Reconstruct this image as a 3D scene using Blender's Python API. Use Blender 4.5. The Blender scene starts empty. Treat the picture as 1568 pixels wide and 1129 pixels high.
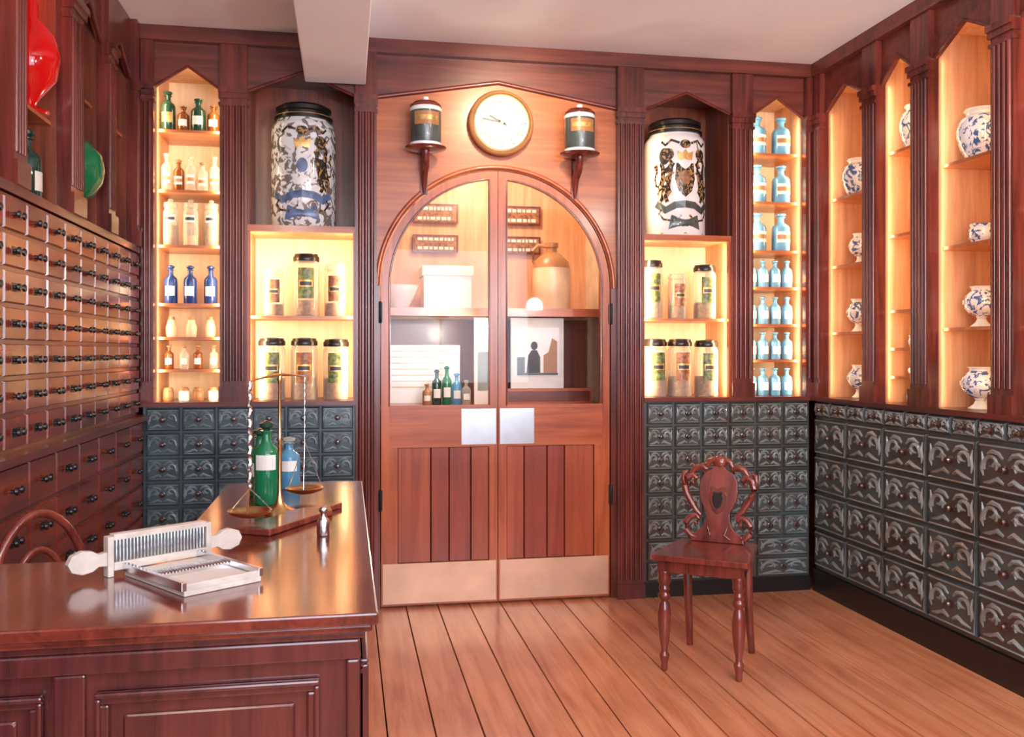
import bpy, bmesh, math, random
from mathutils import Matrix, Vector
random.seed(4)
sc=bpy.context.scene
try:
    sc.view_settings.view_transform='Standard'
    sc.view_settings.look='None'
except Exception as e: print(e)

# ---------------------------------------------------------------- materials
MATS={}
def newmat(name):
    m=bpy.data.materials.new(name); m.use_nodes=True
    MATS[name]=m
    return m,m.node_tree.nodes,m.node_tree.links
def setp(b,**k):
    for a,v in k.items():
        a={'base':'Base Color','rough':'Roughness','metal':'Metallic','coat':'Coat Weight','trans':'Transmission Weight','alpha':'Alpha','coatr':'Coat Roughness','spec':'Specular IOR Level'}.get(a,a)
        if a in b.inputs:
            if a=='Base Color' and len(v)==3: v=(*v,1)
            b.inputs[a].default_value=v
def plain(name,col,rough=.5,metal=0,coat=0,var=.12,scale=12,bump=0,col2=None,**k):
    m,n,l=newmat(name); b=n['Principled BSDF']
    setp(b,rough=rough,metal=metal,coat=coat,**k)
    tc=n.new('ShaderNodeTexCoord'); no=n.new('ShaderNodeTexNoise'); no.inputs['Scale'].default_value=scale
    no.inputs['Detail'].default_value=4
    l.new(tc.outputs['Object'],no.inputs['Vector'])
    r=n.new('ShaderNodeValToRGB')
    r.color_ramp.elements[0].position=.3; r.color_ramp.elements[1].position=.7
    r.color_ramp.elements[0].color=(*[c*(1-var) for c in col],1)
    r.color_ramp.elements[1].color=(*(col2 or [min(1,c*(1+var)) for c in col]),1)
    l.new(no.outputs['Fac'],r.inputs['Fac']); l.new(r.outputs['Color'],b.inputs['Base Color'])
    if bump:
        bu=n.new('ShaderNodeBump'); bu.inputs['Strength'].default_value=bump; bu.inputs['Distance'].default_value=.004
        l.new(no.outputs['Fac'],bu.inputs['Height']); l.new(bu.outputs['Normal'],b.inputs['Normal'])
    return m
def wood(name,c1,c2,rough=.3,grain='Z',scale=9,coat=.3,stretch=14):
    m,n,l=newmat(name); b=n['Principled BSDF']; setp(b,rough=rough,coat=coat,coatr=.15)
    tc=n.new('ShaderNodeTexCoord'); mp=n.new('ShaderNodeMapping')
    s=[stretch,stretch,stretch]; s['XYZ'.index(grain)]=.9
    mp.inputs['Scale'].default_value=s
    l.new(tc.outputs['Object'],mp.inputs['Vector'])
    no=n.new('ShaderNodeTexNoise'); no.inputs['Scale'].default_value=scale/9*1.6; no.inputs['Detail'].default_value=6; no.inputs['Roughness'].default_value=.65
    no.inputs['Distortion'].default_value=.6
    l.new(mp.outputs['Vector'],no.inputs['Vector'])
    n2=n.new('ShaderNodeTexNoise'); n2.inputs['Scale'].default_value=2.3; n2.inputs['Detail'].default_value=2
    l.new(tc.outputs['Object'],n2.inputs['Vector'])
    ma=n.new('ShaderNodeMath'); ma.operation='MULTIPLY_ADD'; ma.inputs[1].default_value=.45; ma.inputs[2].default_value=-.2
    l.new(n2.outputs['Fac'],ma.inputs[0])
    ad=n.new('ShaderNodeMath'); ad.operation='ADD'; l.new(no.outputs['Fac'],ad.inputs[0]); l.new(ma.outputs[0],ad.inputs[1])
    r=n.new('ShaderNodeValToRGB'); r.color_ramp.elements[0].position=.33; r.color_ramp.elements[1].position=.68
    r.color_ramp.elements[0].color=(*c1,1); r.color_ramp.elements[1].color=(*c2,1)
    l.new(ad.outputs[0],r.inputs['Fac']); l.new(r.outputs['Color'],b.inputs['Base Color'])
    bu=n.new('ShaderNodeBump'); bu.inputs['Strength'].default_value=.12; bu.inputs['Distance'].default_value=.002
    l.new(no.outputs['Fac'],bu.inputs['Height']); l.new(bu.outputs['Normal'],b.inputs['Normal'])
    return m
def glass(name,col,opac=.35,rough=.08):
    m,n,l=newmat(name); b=n['Principled BSDF']; setp(b,base=col,rough=rough,coat=.6,coatr=.05)
    t=n.new('ShaderNodeBsdfTransparent'); t.inputs['Color'].default_value=(*[min(1,c*.5+.5) if opac<.3 else min(1,c*1.3+.12) for c in col],1)
    lw=n.new('ShaderNodeLayerWeight'); lw.inputs['Blend'].default_value=.35
    mr=n.new('ShaderNodeMapRange'); mr.inputs['To Min'].default_value=opac; mr.inputs['To Max'].default_value=min(1,opac+.45)
    l.new(lw.outputs['Facing'],mr.inputs['Value'])
    mx=n.new('ShaderNodeMixShader'); l.new(mr.outputs[0],mx.inputs[0]); l.new(t.outputs[0],mx.inputs[1]); l.new(b.outputs[0],mx.inputs[2])
    l.new(mx.outputs[0],n['Material Output'].inputs['Surface'])
    return m
def pane(name):
    m,n,l=newmat(name)
    t=n.new('ShaderNodeBsdfTransparent'); g=n.new('ShaderNodeBsdfGlossy'); g.inputs['Roughness'].default_value=.02
    mx=n.new('ShaderNodeMixShader'); mx.inputs[0].default_value=.012
    l.new(t.outputs[0],mx.inputs[1]); l.new(g.outputs[0],mx.inputs[2]); l.new(mx.outputs[0],n['Material Output'].inputs['Surface'])
def pattern(name,c1,c2,scale,thr=.5,rough=.15,dist=2.0):
    m,n,l=newmat(name); b=n['Principled BSDF']; setp(b,rough=rough,coat=.4)
    tc=n.new('ShaderNodeTexCoord'); no=n.new('ShaderNodeTexNoise'); no.inputs['Scale'].default_value=scale; no.inputs['Detail'].default_value=2
    no.inputs['Distortion'].default_value=dist
    l.new(tc.outputs['Object'],no.inputs['Vector'])
    r=n.new('ShaderNodeValToRGB'); r.color_ramp.elements[0].position=thr-.03; r.color_ramp.elements[1].position=thr+.03
    r.color_ramp.elements[0].color=(*c1,1); r.color_ramp.elements[1].color=(*c2,1)
    l.new(no.outputs['Fac'],r.inputs['Fac']); l.new(r.outputs['Color'],b.inputs['Base Color'])

wood('mahogany',(.052,.009,.007),(.195,.036,.025),.27)
wood('mahogany_x',(.06,.010,.008),(.19,.034,.022),.3,'X')
wood('mahogany_y',(.055,.010,.008),(.18,.032,.020),.3,'Y')
wood('frieze',(.060,.010,.007),(.19,.036,.020),.42,'X')
wood('dark_niche',(.09,.018,.009),(.25,.058,.025),.4)
wood('spandrel_wood',(.30,.060,.016),(.50,.145,.042),.36,'X')
wood('door_wood',(.30,.050,.013),(.54,.130,.036),.3)
wood('door_wood_x',(.30,.052,.015),(.54,.130,.038),.3,'X')
wood('plank_red',(.20,.028,.015),(.36,.062,.030),.3)
wood('plank_orange',(.28,.045,.016),(.44,.095,.032),.3)
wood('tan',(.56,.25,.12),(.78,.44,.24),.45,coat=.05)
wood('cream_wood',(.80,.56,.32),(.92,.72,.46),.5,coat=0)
wood('shelf_wood',(.32,.08,.025),(.52,.17,.06),.35,'X')
wood('orange_drawer',(.10,.013,.007),(.27,.040,.014),.24,'Y')
wood('desk_top',(.06,.009,.006),(.18,.030,.018),.13,'Y',coat=.8)
wood('desk_body',(.045,.010,.011),(.11,.024,.022),.22,coat=.6)
wood('floor_wood',(.46,.145,.062),(.72,.30,.150),.27,'Y',scale=7,coat=.35)
wood('chair_wood',(.10,.017,.012),(.27,.055,.036),.22,'Z',coat=.6)
wood('pale_wood',(.42,.36,.32),(.62,.55,.48),.4,'X',coat=.1)
plain('carve_base',(.095,.062,.044),.34,var=.35,scale=3.5,coat=.4,col2=(.078,.105,.105))
plain('carve_hi',(.30,.245,.18),.40,var=.35,scale=5,coat=.35,col2=(.27,.33,.335))
plain('carve_base_b',(.045,.064,.074),.32,var=.4,scale=4,coat=.4,col2=(.080,.120,.135))
plain('carve_hi_b',(.16,.23,.25),.4,var=.4,scale=6,coat=.3)
plain('knob_brown',(.06,.022,.014),.28,var=.3,coat=.5)
plain('black',(.012,.010,.010),.3,var=.2)
plain('dark_subfloor',(.02,.012,.010),.6)  # dark layer under the floorboards, visible in the gaps
plain('brass',(.72,.50,.22),.28,1,var=.15)
plain('kick_brass',(.78,.50,.33),.45,.65,var=.12,scale=5)
plain('steel',(.75,.76,.78),.22,1,var=.08)
plain('finger_plate',(.50,.56,.62),.25,1,var=.08)
plain('ceiling_paint',(.88,.93,.98),.8,var=.02,scale=2)
plain('white',(.85,.83,.80),.3,var=.03)
plain('white_glaze',(.86,.85,.82),.12,var=.04,coat=.5)
plain('cream',(.88,.82,.64),.5,var=.05)
plain('paper',(.76,.72,.66),.7,var=.08)
plain('gold',(.60,.36,.12),.35,.4,var=.4,scale=30)
plain('label_green',(.05,.12,.05),.4,var=.6,scale=50,col2=(.26,.28,.10))
plain('label_red',(.26,.06,.035),.4,var=.5,scale=50,col2=(.42,.20,.09))
plain('stone_buff',(.74,.52,.32),.35,var=.1)
plain('stone_brown',(.38,.17,.07),.35,var=.1)
plain('powder_brown',(.33,.16,.08),.8,var=.4,scale=60)
plain('ink',(.03,.03,.04),.4,var=.3)
plain('blue_ink',(.10,.15,.28),.3,var=.5,scale=25)
plain('turquoise',(.14,.38,.58),.15,var=.25,coat=.5)
plain('jar_grey',(.07,.085,.085),.3,var=.4,scale=10,coat=.3)
plain('plaster',(.72,.60,.46),.8)
glass('glass_clear',(.80,.78,.70),.20)
glass('glass_blue',(.02,.06,.26),.75)
glass('glass_green',(.01,.22,.09),.7)
glass('glass_dgreen',(.015,.06,.04),.8)
glass('glass_amber',(.26,.08,.02),.65)
glass('glass_teal',(.15,.42,.62),.5)
glass('glass_red',(.8,.01,.01),.6)
pane('window_glass')
pattern('blue_white',(.06,.13,.34),(.84,.86,.88),24,.46)
pattern('mottle',(.20,.17,.15),(.76,.76,.76),17,.47)
pattern('lion_gold',(.03,.025,.02),(.42,.24,.09),30,.55)

# ---------------------------------------------------------------- mesh builder
class MB:
    def __init__(s,M=None): s.v=[];s.f=[];s.m=[];s.s=[];s.names=[];s.M=M or Matrix()
    def mi(s,n):
        if n not in s.names: s.names.append(n)
        return s.names.index(n)
    def add(s,vs,fs,mat,smooth=False,L=None):
        b=len(s.v); T=s.M@L if L is not None else s.M
        s.v+= [tuple(T@Vector(p)) for p in vs]
        k=s.mi(mat)
        for f in fs: s.f.append([b+i for i in f]); s.m.append(k); s.s.append(smooth)
    def box(s,x0,x1,y0,y1,z0,z1,mat,L=None):
        vs=[(x,y,z) for x in(x0,x1) for y in(y0,y1) for z in(z0,z1)]
        fs=[(0,1,3,2),(4,6,7,5),(0,4,5,1),(2,3,7,6),(0,2,6,4),(1,5,7,3)]
        s.add(vs,fs,mat,False,L)
    def cham(s,x0,x1,y0,y1,z0,z1,c,mat,L=None):
        vs=[(x0,y1,z0),(x1,y1,z0),(x1,y1,z1),(x0,y1,z1),(x0+c,y0,z0+c),(x1-c,y0,z0+c),(x1-c,y0,z1-c),(x0+c,y0,z1-c)]
        fs=[(3,2,1,0),(4,5,6,7),(0,1,5,4),(1,2,6,5),(2,3,7,6),(3,0,4,7)]
        s.add(vs,fs,mat,False,L)
    def prism(s,pts,y0,y1,mat,L=None,smooth=False):
        n=len(pts); vs=[(p[0],y0,p[1]) for p in pts]+[(p[0],y1,p[1]) for p in pts]
        fs=[tuple(range(n)),tuple(range(2*n-1,n-1,-1))]+[(i,(i+1)%n,(i+1)%n+n,i+n) for i in range(n)]
        s.add(vs,fs,mat,smooth,L)
    def slab(s,pts,z0,z1,mat,L=None):
        n=len(pts); vs=[(p[0],p[1],z0) for p in pts]+[(p[0],p[1],z1) for p in pts]
        fs=[tuple(range(n)),tuple(range(2*n-1,n-1,-1))]+[(i,(i+1)%n,(i+1)%n+n,i+n) for i in range(n)]
        s.add(vs,fs,mat,False,L)
    def lathe(s,prof,c,mat,seg=20,L=None,smooth=True,cap=True):
        vs=[];fs=[];n=len(prof)
        for r,z in prof:
            for k in range(seg):
                a=2*math.pi*k/seg; vs.append((c[0]+r*math.cos(a),c[1]+r*math.sin(a),c[2]+z))
        for i in range(n-1):
            for k in range(seg):
                k2=(k+1)%seg; fs.append((i*seg+k,i*seg+k2,(i+1)*seg+k2,(i+1)*seg+k))
        if cap: fs.append(tuple(range(seg-1,-1,-1))); fs.append(tuple((n-1)*seg+k for k in range(seg)))
        s.add(vs,fs,mat,smooth,L)
    def tube(s,path,rad,mat,seg=8,L=None,closed=False):
        P=[Vector(p) for p in path]; n=len(P); R=rad if isinstance(rad,(list,tuple)) else [rad]*n
        vs=[];fs=[];up=None
        for i,p in enumerate(P):
            d=(P[(i+1)%n]-P[i-1]) if closed else (P[min(i+1,n-1)]-P[max(i-1,0)])
            d.normalize()
            if up is None:
                up=Vector((0,0,1)) if abs(d.z)<.9 else Vector((0,1,0))
            a=d.cross(up)
            if a.length<1e-4: a=d.cross(Vector((1,0,0)))
            a.normalize(); b=d.cross(a)
            for k in range(seg):
                t=2*math.pi*k/seg; q=p+a*math.cos(t)*R[i]+b*math.sin(t)*R[i]; vs.append(tuple(q))
        for i in range(n if closed else n-1):
            j=(i+1)%n
            for k in range(seg):
                k2=(k+1)%seg; fs.append((i*seg+k,i*seg+k2,j*seg+k2,j*seg+k))
        if not closed:
            fs.append(tuple(range(seg-1,-1,-1))); fs.append(tuple((n-1)*seg+k for k in range(seg)))
        s.add(vs,fs,mat,True,L)
    def blob(s,c,R,poly,mat,off=.0025):
        cx=sum(p[0] for p in poly)/len(poly); cz=sum(p[1] for p in poly)/len(poly)
        vs=[];fs=[];n=len(poly);K=5
        for k in range(K,0,-1):
            f=k/K
            for p in poly: 
                a=cx+(p[0]-cx)*f; z=cz+(p[1]-cz)*f; q=(c[0]+(R+off)*math.sin(a/R),c[1]-(R+off)*math.cos(a/R),c[2]+z); vs.append(q)
        vs.append((c[0]+(R+off)*math.sin(cx/R),c[1]-(R+off)*math.cos(cx/R),c[2]+cz))
        for k in range(K-1):
            for i in range(n):
                j=(i+1)%n; fs.append((k*n+i,k*n+j,(k+1)*n+j,(k+1)*n+i))
        for i in range(n): fs.append(((K-1)*n+i,(K-1)*n+(i+1)%n,K*n))
        s.add(vs,fs,mat,True)
    def stroke(s,c,R,pts,w,mat,off=.003):
        vs=[];fs=[];n=len(pts); W=w if isinstance(w,list) else [w]*n
        for i,(a,z) in enumerate(pts):
            a0,z0=pts[max(i-1,0)];a1,z1=pts[min(i+1,n-1)]
            dx,dz=a1-a0,z1-z0; l=math.hypot(dx,dz) or 1; nx,nz=-dz/l*W[i]/2,dx/l*W[i]/2
            for sgn in(1,-1):
                q=a+nx*sgn; vs.append((c[0]+(R+off)*math.sin(q/R),c[1]-(R+off)*math.cos(q/R),c[2]+z+nz*sgn))
        for i in range(n-1): fs.append((2*i,2*i+1,2*i+3,2*i+2))
        s.add(vs,fs,mat,False)
    def label(s,c,R,w,z0,z1,mat,off=.0015,face=0):
        vs=[];fs=[];K=8
        for i in range(K+1):
            a=(-w/2+w*i/K)/R+face
            for z in(z0,z1): vs.append((c[0]+(R+off)*math.sin(a),c[1]-(R+off)*math.cos(a),c[2]+z))
        for i in range(K): fs.append((2*i,2*i+2,2*i+3,2*i+1))
        s.add(vs,fs,mat,True)
    def obj(s,name,bevel=0,parent=None):
        me=bpy.data.meshes.new(name); me.from_pydata(s.v,[],s.f)
        for n in s.names: me.materials.append(MATS[n])
        for p,k,sm in zip(me.polygons,s.m,s.s): p.material_index=k; p.use_smooth=sm
        bm=bmesh.new(); bm.from_mesh(me); bmesh.ops.recalc_face_normals(bm,faces=bm.faces[:]); bm.to_mesh(me); bm.free()
        o=bpy.data.objects.new(name,me); sc.collection.objects.link(o)
        if bevel:
            b=o.modifiers.new('bevel','BEVEL'); b.width=bevel; b.segments=2; b.limit_method='ANGLE'; b.angle_limit=math.radians(40)
        if any(s.s):
            e=o.modifiers.new('edge','EDGE_SPLIT'); e.split_angle=math.radians(50)
        if parent: o.parent=parent
        return o

# ---------------------------------------------------------------- dimensions (metres)
XL,XR=-1.0,2.54; H=2.87; SH,AP=2.585,2.69; YF=-5.6; D=.34
MR=Matrix(((0,1,0,XR),(-1,0,0,0),(0,0,1,0),(0,0,0,1)))      # right wall: along = -Y, into = +X
ML=Matrix(((0,-1,0,XL),(-1,0,0,0),(0,0,1,0),(0,0,0,1)))     # left wall : along = -Y, into = -X

# ---------------------------------------------------------------- room shell
mb=MB(); x=-1.32
while x<2.86:
    w=.162; mb.box(x+.0025,min(x+w-.0025,2.86),YF,.98,-.03,0,'floor_wood'); x+=w
mb.box(-1.32,2.86,YF,.98,-.08,-.03,'dark_subfloor'); mb.obj('floor',bevel=.002)
mb=MB(); mb.box(-1.36,2.90,YF,1.02,H,H+.06,'ceiling_paint'); mb.obj('ceiling')
mb=MB(); mb.box(-.20,.095,YF,-.045,2.63,H,'ceiling_paint'); mb.obj('ceiling_beam',bevel=.006)
mb=MB(); mb.box(-1.36,.05,D,D+.06,0,H,'mahogany'); mb.box(1.50,2.90,D,D+.06,0,H,'mahogany'); mb.obj('wall_back')
mb=MB(); mb.box(-.01,.05,D+.06,.98,0,H,'plaster'); mb.obj('wall_dispensary_left')
mb=MB(); mb.box(1.50,1.56,D+.06,.98,0,H,'plaster'); mb.obj('wall_dispensary_right')
mb=MB(); mb.box(-.01,1.56,.98,1.02,0,H,'tan'); mb.obj('wall_dispensary_back')
mb=MB(MR); mb.box(-D,-YF-0,.30,.36,0,H,'mahogany'); mb.obj('wall_right')
mb=MB(MR); mb.box(2.225,5.6,0,.30,0,H,'mahogany'); mb.obj('wood_panelling')
mb=MB(ML); mb.box(-D,-YF,.32,.36,0,H,'mahogany'); mb.obj('wall_left')
mb=MB(ML); mb.box(2.225,5.6,0,.32,0,H,'mahogany'); mb.obj('wood_panelling')
mb=MB()
wx0,wx1,wz0,wz1=-.6,2.1,.9,2.5
mb.box(-1.36,wx0,YF-.1,YF,0,H,'plaster'); mb.box(wx1,2.9,YF-.1,YF,0,H,'plaster')
mb.box(wx0,wx1,YF-.1,YF,0,wz0,'plaster'); mb.box(wx0,wx1,YF-.1,YF,wz1,H,'plaster'); mb.obj('wall_front')
mb=MB()
for xx in (wx0,wx0+.87,wx0+1.77,wx1-.06): mb.box(xx,xx+.06,YF-.08,YF-.03,wz0,wz1,'white')
for zz in (wz0,wz0+.77,wz1-.06): mb.box(wx0,wx1,YF-.08,YF-.03,zz,zz+.06,'white')
mb.obj('window_1')

# ---------------------------------------------------------------- wall cabinetry
def pilaster(mb,x0,x1,z0,z1,depth,mat='mahogany',proj=.03):
    mb.box(x0,x1,-proj,depth,z0,z1,mat)
    w=x1-x0
    n=max(2,int((w-.02)/.022)); st=(w-.016)/n
    for i in range(n):
        cx=x0+.008+st*(i+.5)
        mb.tube([(cx,-proj,z0+.10),(cx,-proj,2.50)],st*.36,mat,8)
    mb.box(x0-.004,x1+.004,-proj-.012,-proj+.001,z0,z0+.075,mat)
    for a,b,p in((2.50,2.515,.008),(2.535,2.56,.012),(2.56,2.585,.022)):
        mb.box(x0-.006,x1+.006,-proj-p,0.0,a,b,mat)
def gable(mb,x0,x1,y0,y1,mat,sh=SH,ap=AP,top=H):
    c=(x0+x1)/2
    mb.prism([(x0,top),(x1,top),(x1,sh),(c,ap),(x0,sh)],y0,y1,mat)
    mb.tube([(x0,y0,sh),(c,y0,ap),(x1,y0,sh)],.008,'mahogany_x',6)
def niche(mb,x0,x1,z0,z1,depth,shelves,lin,back,y0=.02,sm='shelf_wood',top=True):
    t=.006
    mb.box(x0,x0+t,y0,depth,z0,z1,lin); mb.box(x1-t,x1,y0,depth,z0,z1,lin)
    mb.box(x0+t,x1-t,depth-.008,depth,z0,z1,back)
    if top: mb.box(x0,x1,y0,depth,z1,z1+.01,lin)
    for z in shelves: mb.box(x0+t,x1-t,.035,depth-.008,z-.014,z,sm)

LEDGE=1.045
P=[(-.97,-.911),(-.605,-.476),(.0456,.15),(1.405,1.549),(2.046,2.166),(2.472,2.54)]
A=(-.911,-.605); C=(-.476,.0456); F=(1.549,2.046); Hn=(2.166,2.472); DO=(.15,1.405); DC=.772
SA=[2.388,2.093,1.823,1.538,1.373,1.214]; SHh=[2.393,2.126,1.859,1.656,1.453,1.257]
mb=MB()
for i,(a,b) in enumerate(P):
    z0=0.0 if i in(2,3) else LEDGE+.012
    pilaster(mb,a,b,z0,H,D)
mb.box(-1.0,-.97,-.0,D,LEDGE+.012,H,'mahogany')
for (a,b) in (A,C,F,Hn): gable(mb,a,b,0,.02,'frieze')
mb.box(-.97,2.505,-.042,-.030,2.80,H,'frieze')
for (a,b) in (A,C,DO,F,Hn): mb.box(a,b,-.030,-.001,2.80,H,'frieze')
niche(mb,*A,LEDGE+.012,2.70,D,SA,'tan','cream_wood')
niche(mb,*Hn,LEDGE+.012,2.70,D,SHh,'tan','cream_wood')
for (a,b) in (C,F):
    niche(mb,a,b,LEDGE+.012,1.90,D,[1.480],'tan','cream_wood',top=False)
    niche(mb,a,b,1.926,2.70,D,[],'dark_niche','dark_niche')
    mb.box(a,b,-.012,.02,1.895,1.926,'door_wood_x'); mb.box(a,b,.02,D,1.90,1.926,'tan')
    mb.box(a,a+.012,-.004,.02,LEDGE+.012,1.895,'door_wood'); mb.box(b-.012,b,-.004,.02,LEDGE+.012,1.895,'door_wood')
mb.box(-1.0,.0456,-.045,D,LEDGE-.01,LEDGE+.012,'mahogany_x'); mb.box(1.549,2.54,-.040,D,LEDGE-.01,LEDGE+.012,'mahogany_x')
mb.obj('apothecary_shelving')

mb=MB(MR)
PR=[(.045,.11),(.516,.637),(.91,1.04),(1.434,1.56),(1.95,2.22)]
BR=[(.11,.516),(.637,.91),(1.04,1.434),(1.56,1.95)]
for a,b in PR: pilaster(mb,a,b,LEDGE+.012,H,.30)
SR=[[2.12,1.76,1.405],[2.26,1.86,1.50,1.32,1.185],[2.12,1.76,1.405],[2.26,1.86,1.40]]
for (a,b),s in zip(BR,SR):
    gable(mb,a,b,0,.02,'frieze'); niche(mb,a,b,LEDGE+.012,2.70,.30,s,'tan','tan')
mb.box(.045,2.22,-.042,-.030,2.80,H,'frieze')
for a,b in BR: mb.box(a,b,-.030,-.001,2.80,H,'frieze')
mb.box(.045,2.22,-.045,.30,LEDGE-.01,LEDGE+.012,'mahogany_y')
mb.obj('drug_jar_shelving')

mb=MB(ML)
PL=[(.045,.10),(.51,.62),(.99,1.15),(1.61,1.72),(2.10,2.22)]
BL=[(.10,.51),(.62,.99),(1.15,1.61),(1.72,2.10)]
for a,b in PL: pilaster(mb,a,b,1.80,H,.32)
for i,(a,b) in enumerate(BL):
    gable(mb,a,b,0,.02,'mahogany_y'); niche(mb,a,b,1.80,2.70,.32,[2.12 if i==2 else 2.32],'dark_niche','dark_niche')
mb.box(.045,2.22,-.03,.32,1.770,1.80,'mahogany_y')
mb.obj('bottle_shelving')

# ---------------------------------------------------------------- drawer cabinets
def carved(mb,x0,x1,z0,z1,y,sfx='',big=False):
    b='carve_base'+sfx; h='carve_hi'+sfx; g=.005
    x0+=g;x1-=g;z0+=g;z1-=g; w=x1-x0;hh=z1-z0; cx=(x0+x1)/2; cz=(z0+z1)/2
    mb.cham(x0,x1,y-.014,y,z0,z1,.006,b)
    r=.0055 if not big else .009
    e=.011; yy=y-.015
    mb.tube([(x0+e,yy,z0+e),(x1-e,yy,z0+e),(x1-e,yy,z1-e),(x0+e,yy,z1-e)],r*.55,h,5,closed=True)
    for s in(-1,1):
        pts=[]
        for k in range(12):
            t=k/11; a=-.3+ t*3.9; rr=(1-.55*t)
            pts.append((cx+s*(w*.24+math.cos(a)*w*.16*rr),yy,cz+hh*.02+math.sin(a)*hh*.27*rr))
        mb.tube(pts,[r*(1.3-.6*k/11) for k in range(12)],h,5)
        for P4,R4 in ((((.05,.20),(.12,.30),(.24,.33),(.34,.26)),(.6,1,1.3,.4)),(((.04,.30),(.14,.22),(.26,.30),(.40,.34)),(.6,1.3,1.2,.4)),
                      (((.10,.06),(.17,.12),(.22,.03),(.30,.02)),(.5,1.1,1.0,.3)),(((.43,.30),(.40,.12),(.43,-.06),(.40,-.20)),(.3,1.0,1.1,.3))):
            sg=-1 if P4[0]==(.04,.30) else 1
            mb.tube([(cx+s*w*f,yy,cz+sg*hh*q) for f,q in P4],[r*k for k in R4],h,5)
    kr=.012 if not big else .016
    Lk=Matrix.Translation((cx,y-.014,cz))@Matrix.Rotation(math.pi/2,4,'X')
    mb.lathe([(kr*1.2,0),(kr*1.15,.003),(kr*.5,.006),(kr*.5,.012),(kr,.018),(kr*.8,.026),(.001,.028)],(0,0,0),'knob_brown',10,Lk)
mb=MB(); mb.box(1.552,2.495,-.02,D-.002,.08,LEDGE-.012,'carve_base'); mb.box(1.552,2.495,-.035,D-.002,0,.08,'black')
x0=1.56; dw=(2.49-x0)/6; dz=.122; zt=LEDGE-.012
for r in range(6):
    for c in range(6): carved(mb,x0+c*dw,x0+(c+1)*dw,zt-(r+1)*dz,zt-r*dz,-.02)
zb=zt-6*dz
for r in range(2):
    for c in range(3): carved(mb,x0+c*dw*2,x0+(c+1)*dw*2,zb-(r+1)*.11,zb-r*.11,-.02,'',False)
mb.obj('carved_drawer_cabinet')
mb=MB(); mb.box(-.96,.043,-.02,D-.002,.08,LEDGE-.012,'carve_base_b'); mb.box(-.96,.043,-.035,D-.002,0,.08,'black')
x0=-.95; dw=(.04-x0)/6
for r in range(8):
    for c in range(6): carved(mb,x0+c*dw,x0+(c+1)*dw,zt-(r+1)*.12,zt-r*.12,-.02,'_b')
mb.obj('green_drawer_cabinet')
mb=MB(MR); mb.box(.05,2.20,-.02,.298,.125,LEDGE-.012,'carve_base')
x0=.055; dw=.327
for c in range(12): carved(mb,x0+c*dw/2,x0+(c+1)*dw/2,.945,zt,-.02)
for r in range(4):
    for c in range(6): carved(mb,x0+c*dw,x0+(c+1)*dw,.945-(r+1)*.202,.945-r*.202,-.02,'',True)
mb.obj('carved_wood_drawers')
mb=MB(MR); mb.box(.05,2.20,-.035,.298,0,.122,'black'); mb.obj('baseboard_right')
mb=MB(ML); mb.box(.05,2.20,-.02,.318,1.0,1.765,'mahogany_y'); mb.box(.05,2.20,-.04,.318,0,.975,'mahogany_y')
mb.box(.05,2.2,-.075,.318,.975,1.0,'mahogany_y')
def pdraw(x0,x1,z0,z1,y):
    g=.006; mb.cham(x0+g,x1-g,y-.010,y,z0+g,z1-g,.004,'orange_drawer')
    cx=(x0+x1)/2;cz=(z0+z1)/2
    if random.random()<.55: mb.box(cx-.034,cx+.034,y-.0115,y-.009,cz-.013,cz+.013,'black')
    for s in(-1,1):
        Lk=Matrix.Translation((cx+s*.022,y-.010,cz))@Matrix.Rotation(math.pi/2,4,'X')
        mb.lathe([(.006,0),(.005,.008),(.012,.014),(.010,.021),(.001,.023)],(0,0,0),'black',8,Lk)
for r in range(7):
    for c in range(11): pdraw(.055+c*.194,.055+(c+1)*.194,1.762-(r+1)*.108,1.762-r*.108,-.02)
for r in range(6):
    for c in range(8): pdraw(.055+c*.266,.055+(c+1)*.266,.972-(r+1)*.15,.972-r*.15,-.04)
mb.obj('wooden_drawer_cabinet')

# ---------------------------------------------------------------- doors
ZS=1.635; R1=.60; RG=.557
def arc(r,a0,a1,n=20): return [(DC+r*math.cos(a0+(a1-a0)*i/n),ZS+r*math.sin(a0+(a1-a0)*i/n)) for i in range(n+1)]
mb=MB()
RO=.604
for s in(-1,1):
    a=arc(RO,math.pi/2,math.pi if s<0 else 0)
    xe=DO[0] if s<0 else DO[1]
    mb.prism([(DC,AP+.0)]+a+[(xe,ZS),(xe,SH)],0.0,.045,'spandrel_wood')
    mb.box(min(xe,DC+s*RO),max(xe,DC+s*RO),0,.045,0,ZS,'mahogany')
gable(mb,DO[0],DO[1],0,.045,'frieze')
mb.tube([(DO[0],-.002,SH),(DC,-.002,AP),(DO[1],-.002,SH)],.012,'mahogany_x',8)
mb.tube([(p[0],-.002,p[1]) for p in arc(.618,math.pi,0,40)],.012,'door_wood_x',8)
mb.obj('door_frame')
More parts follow.
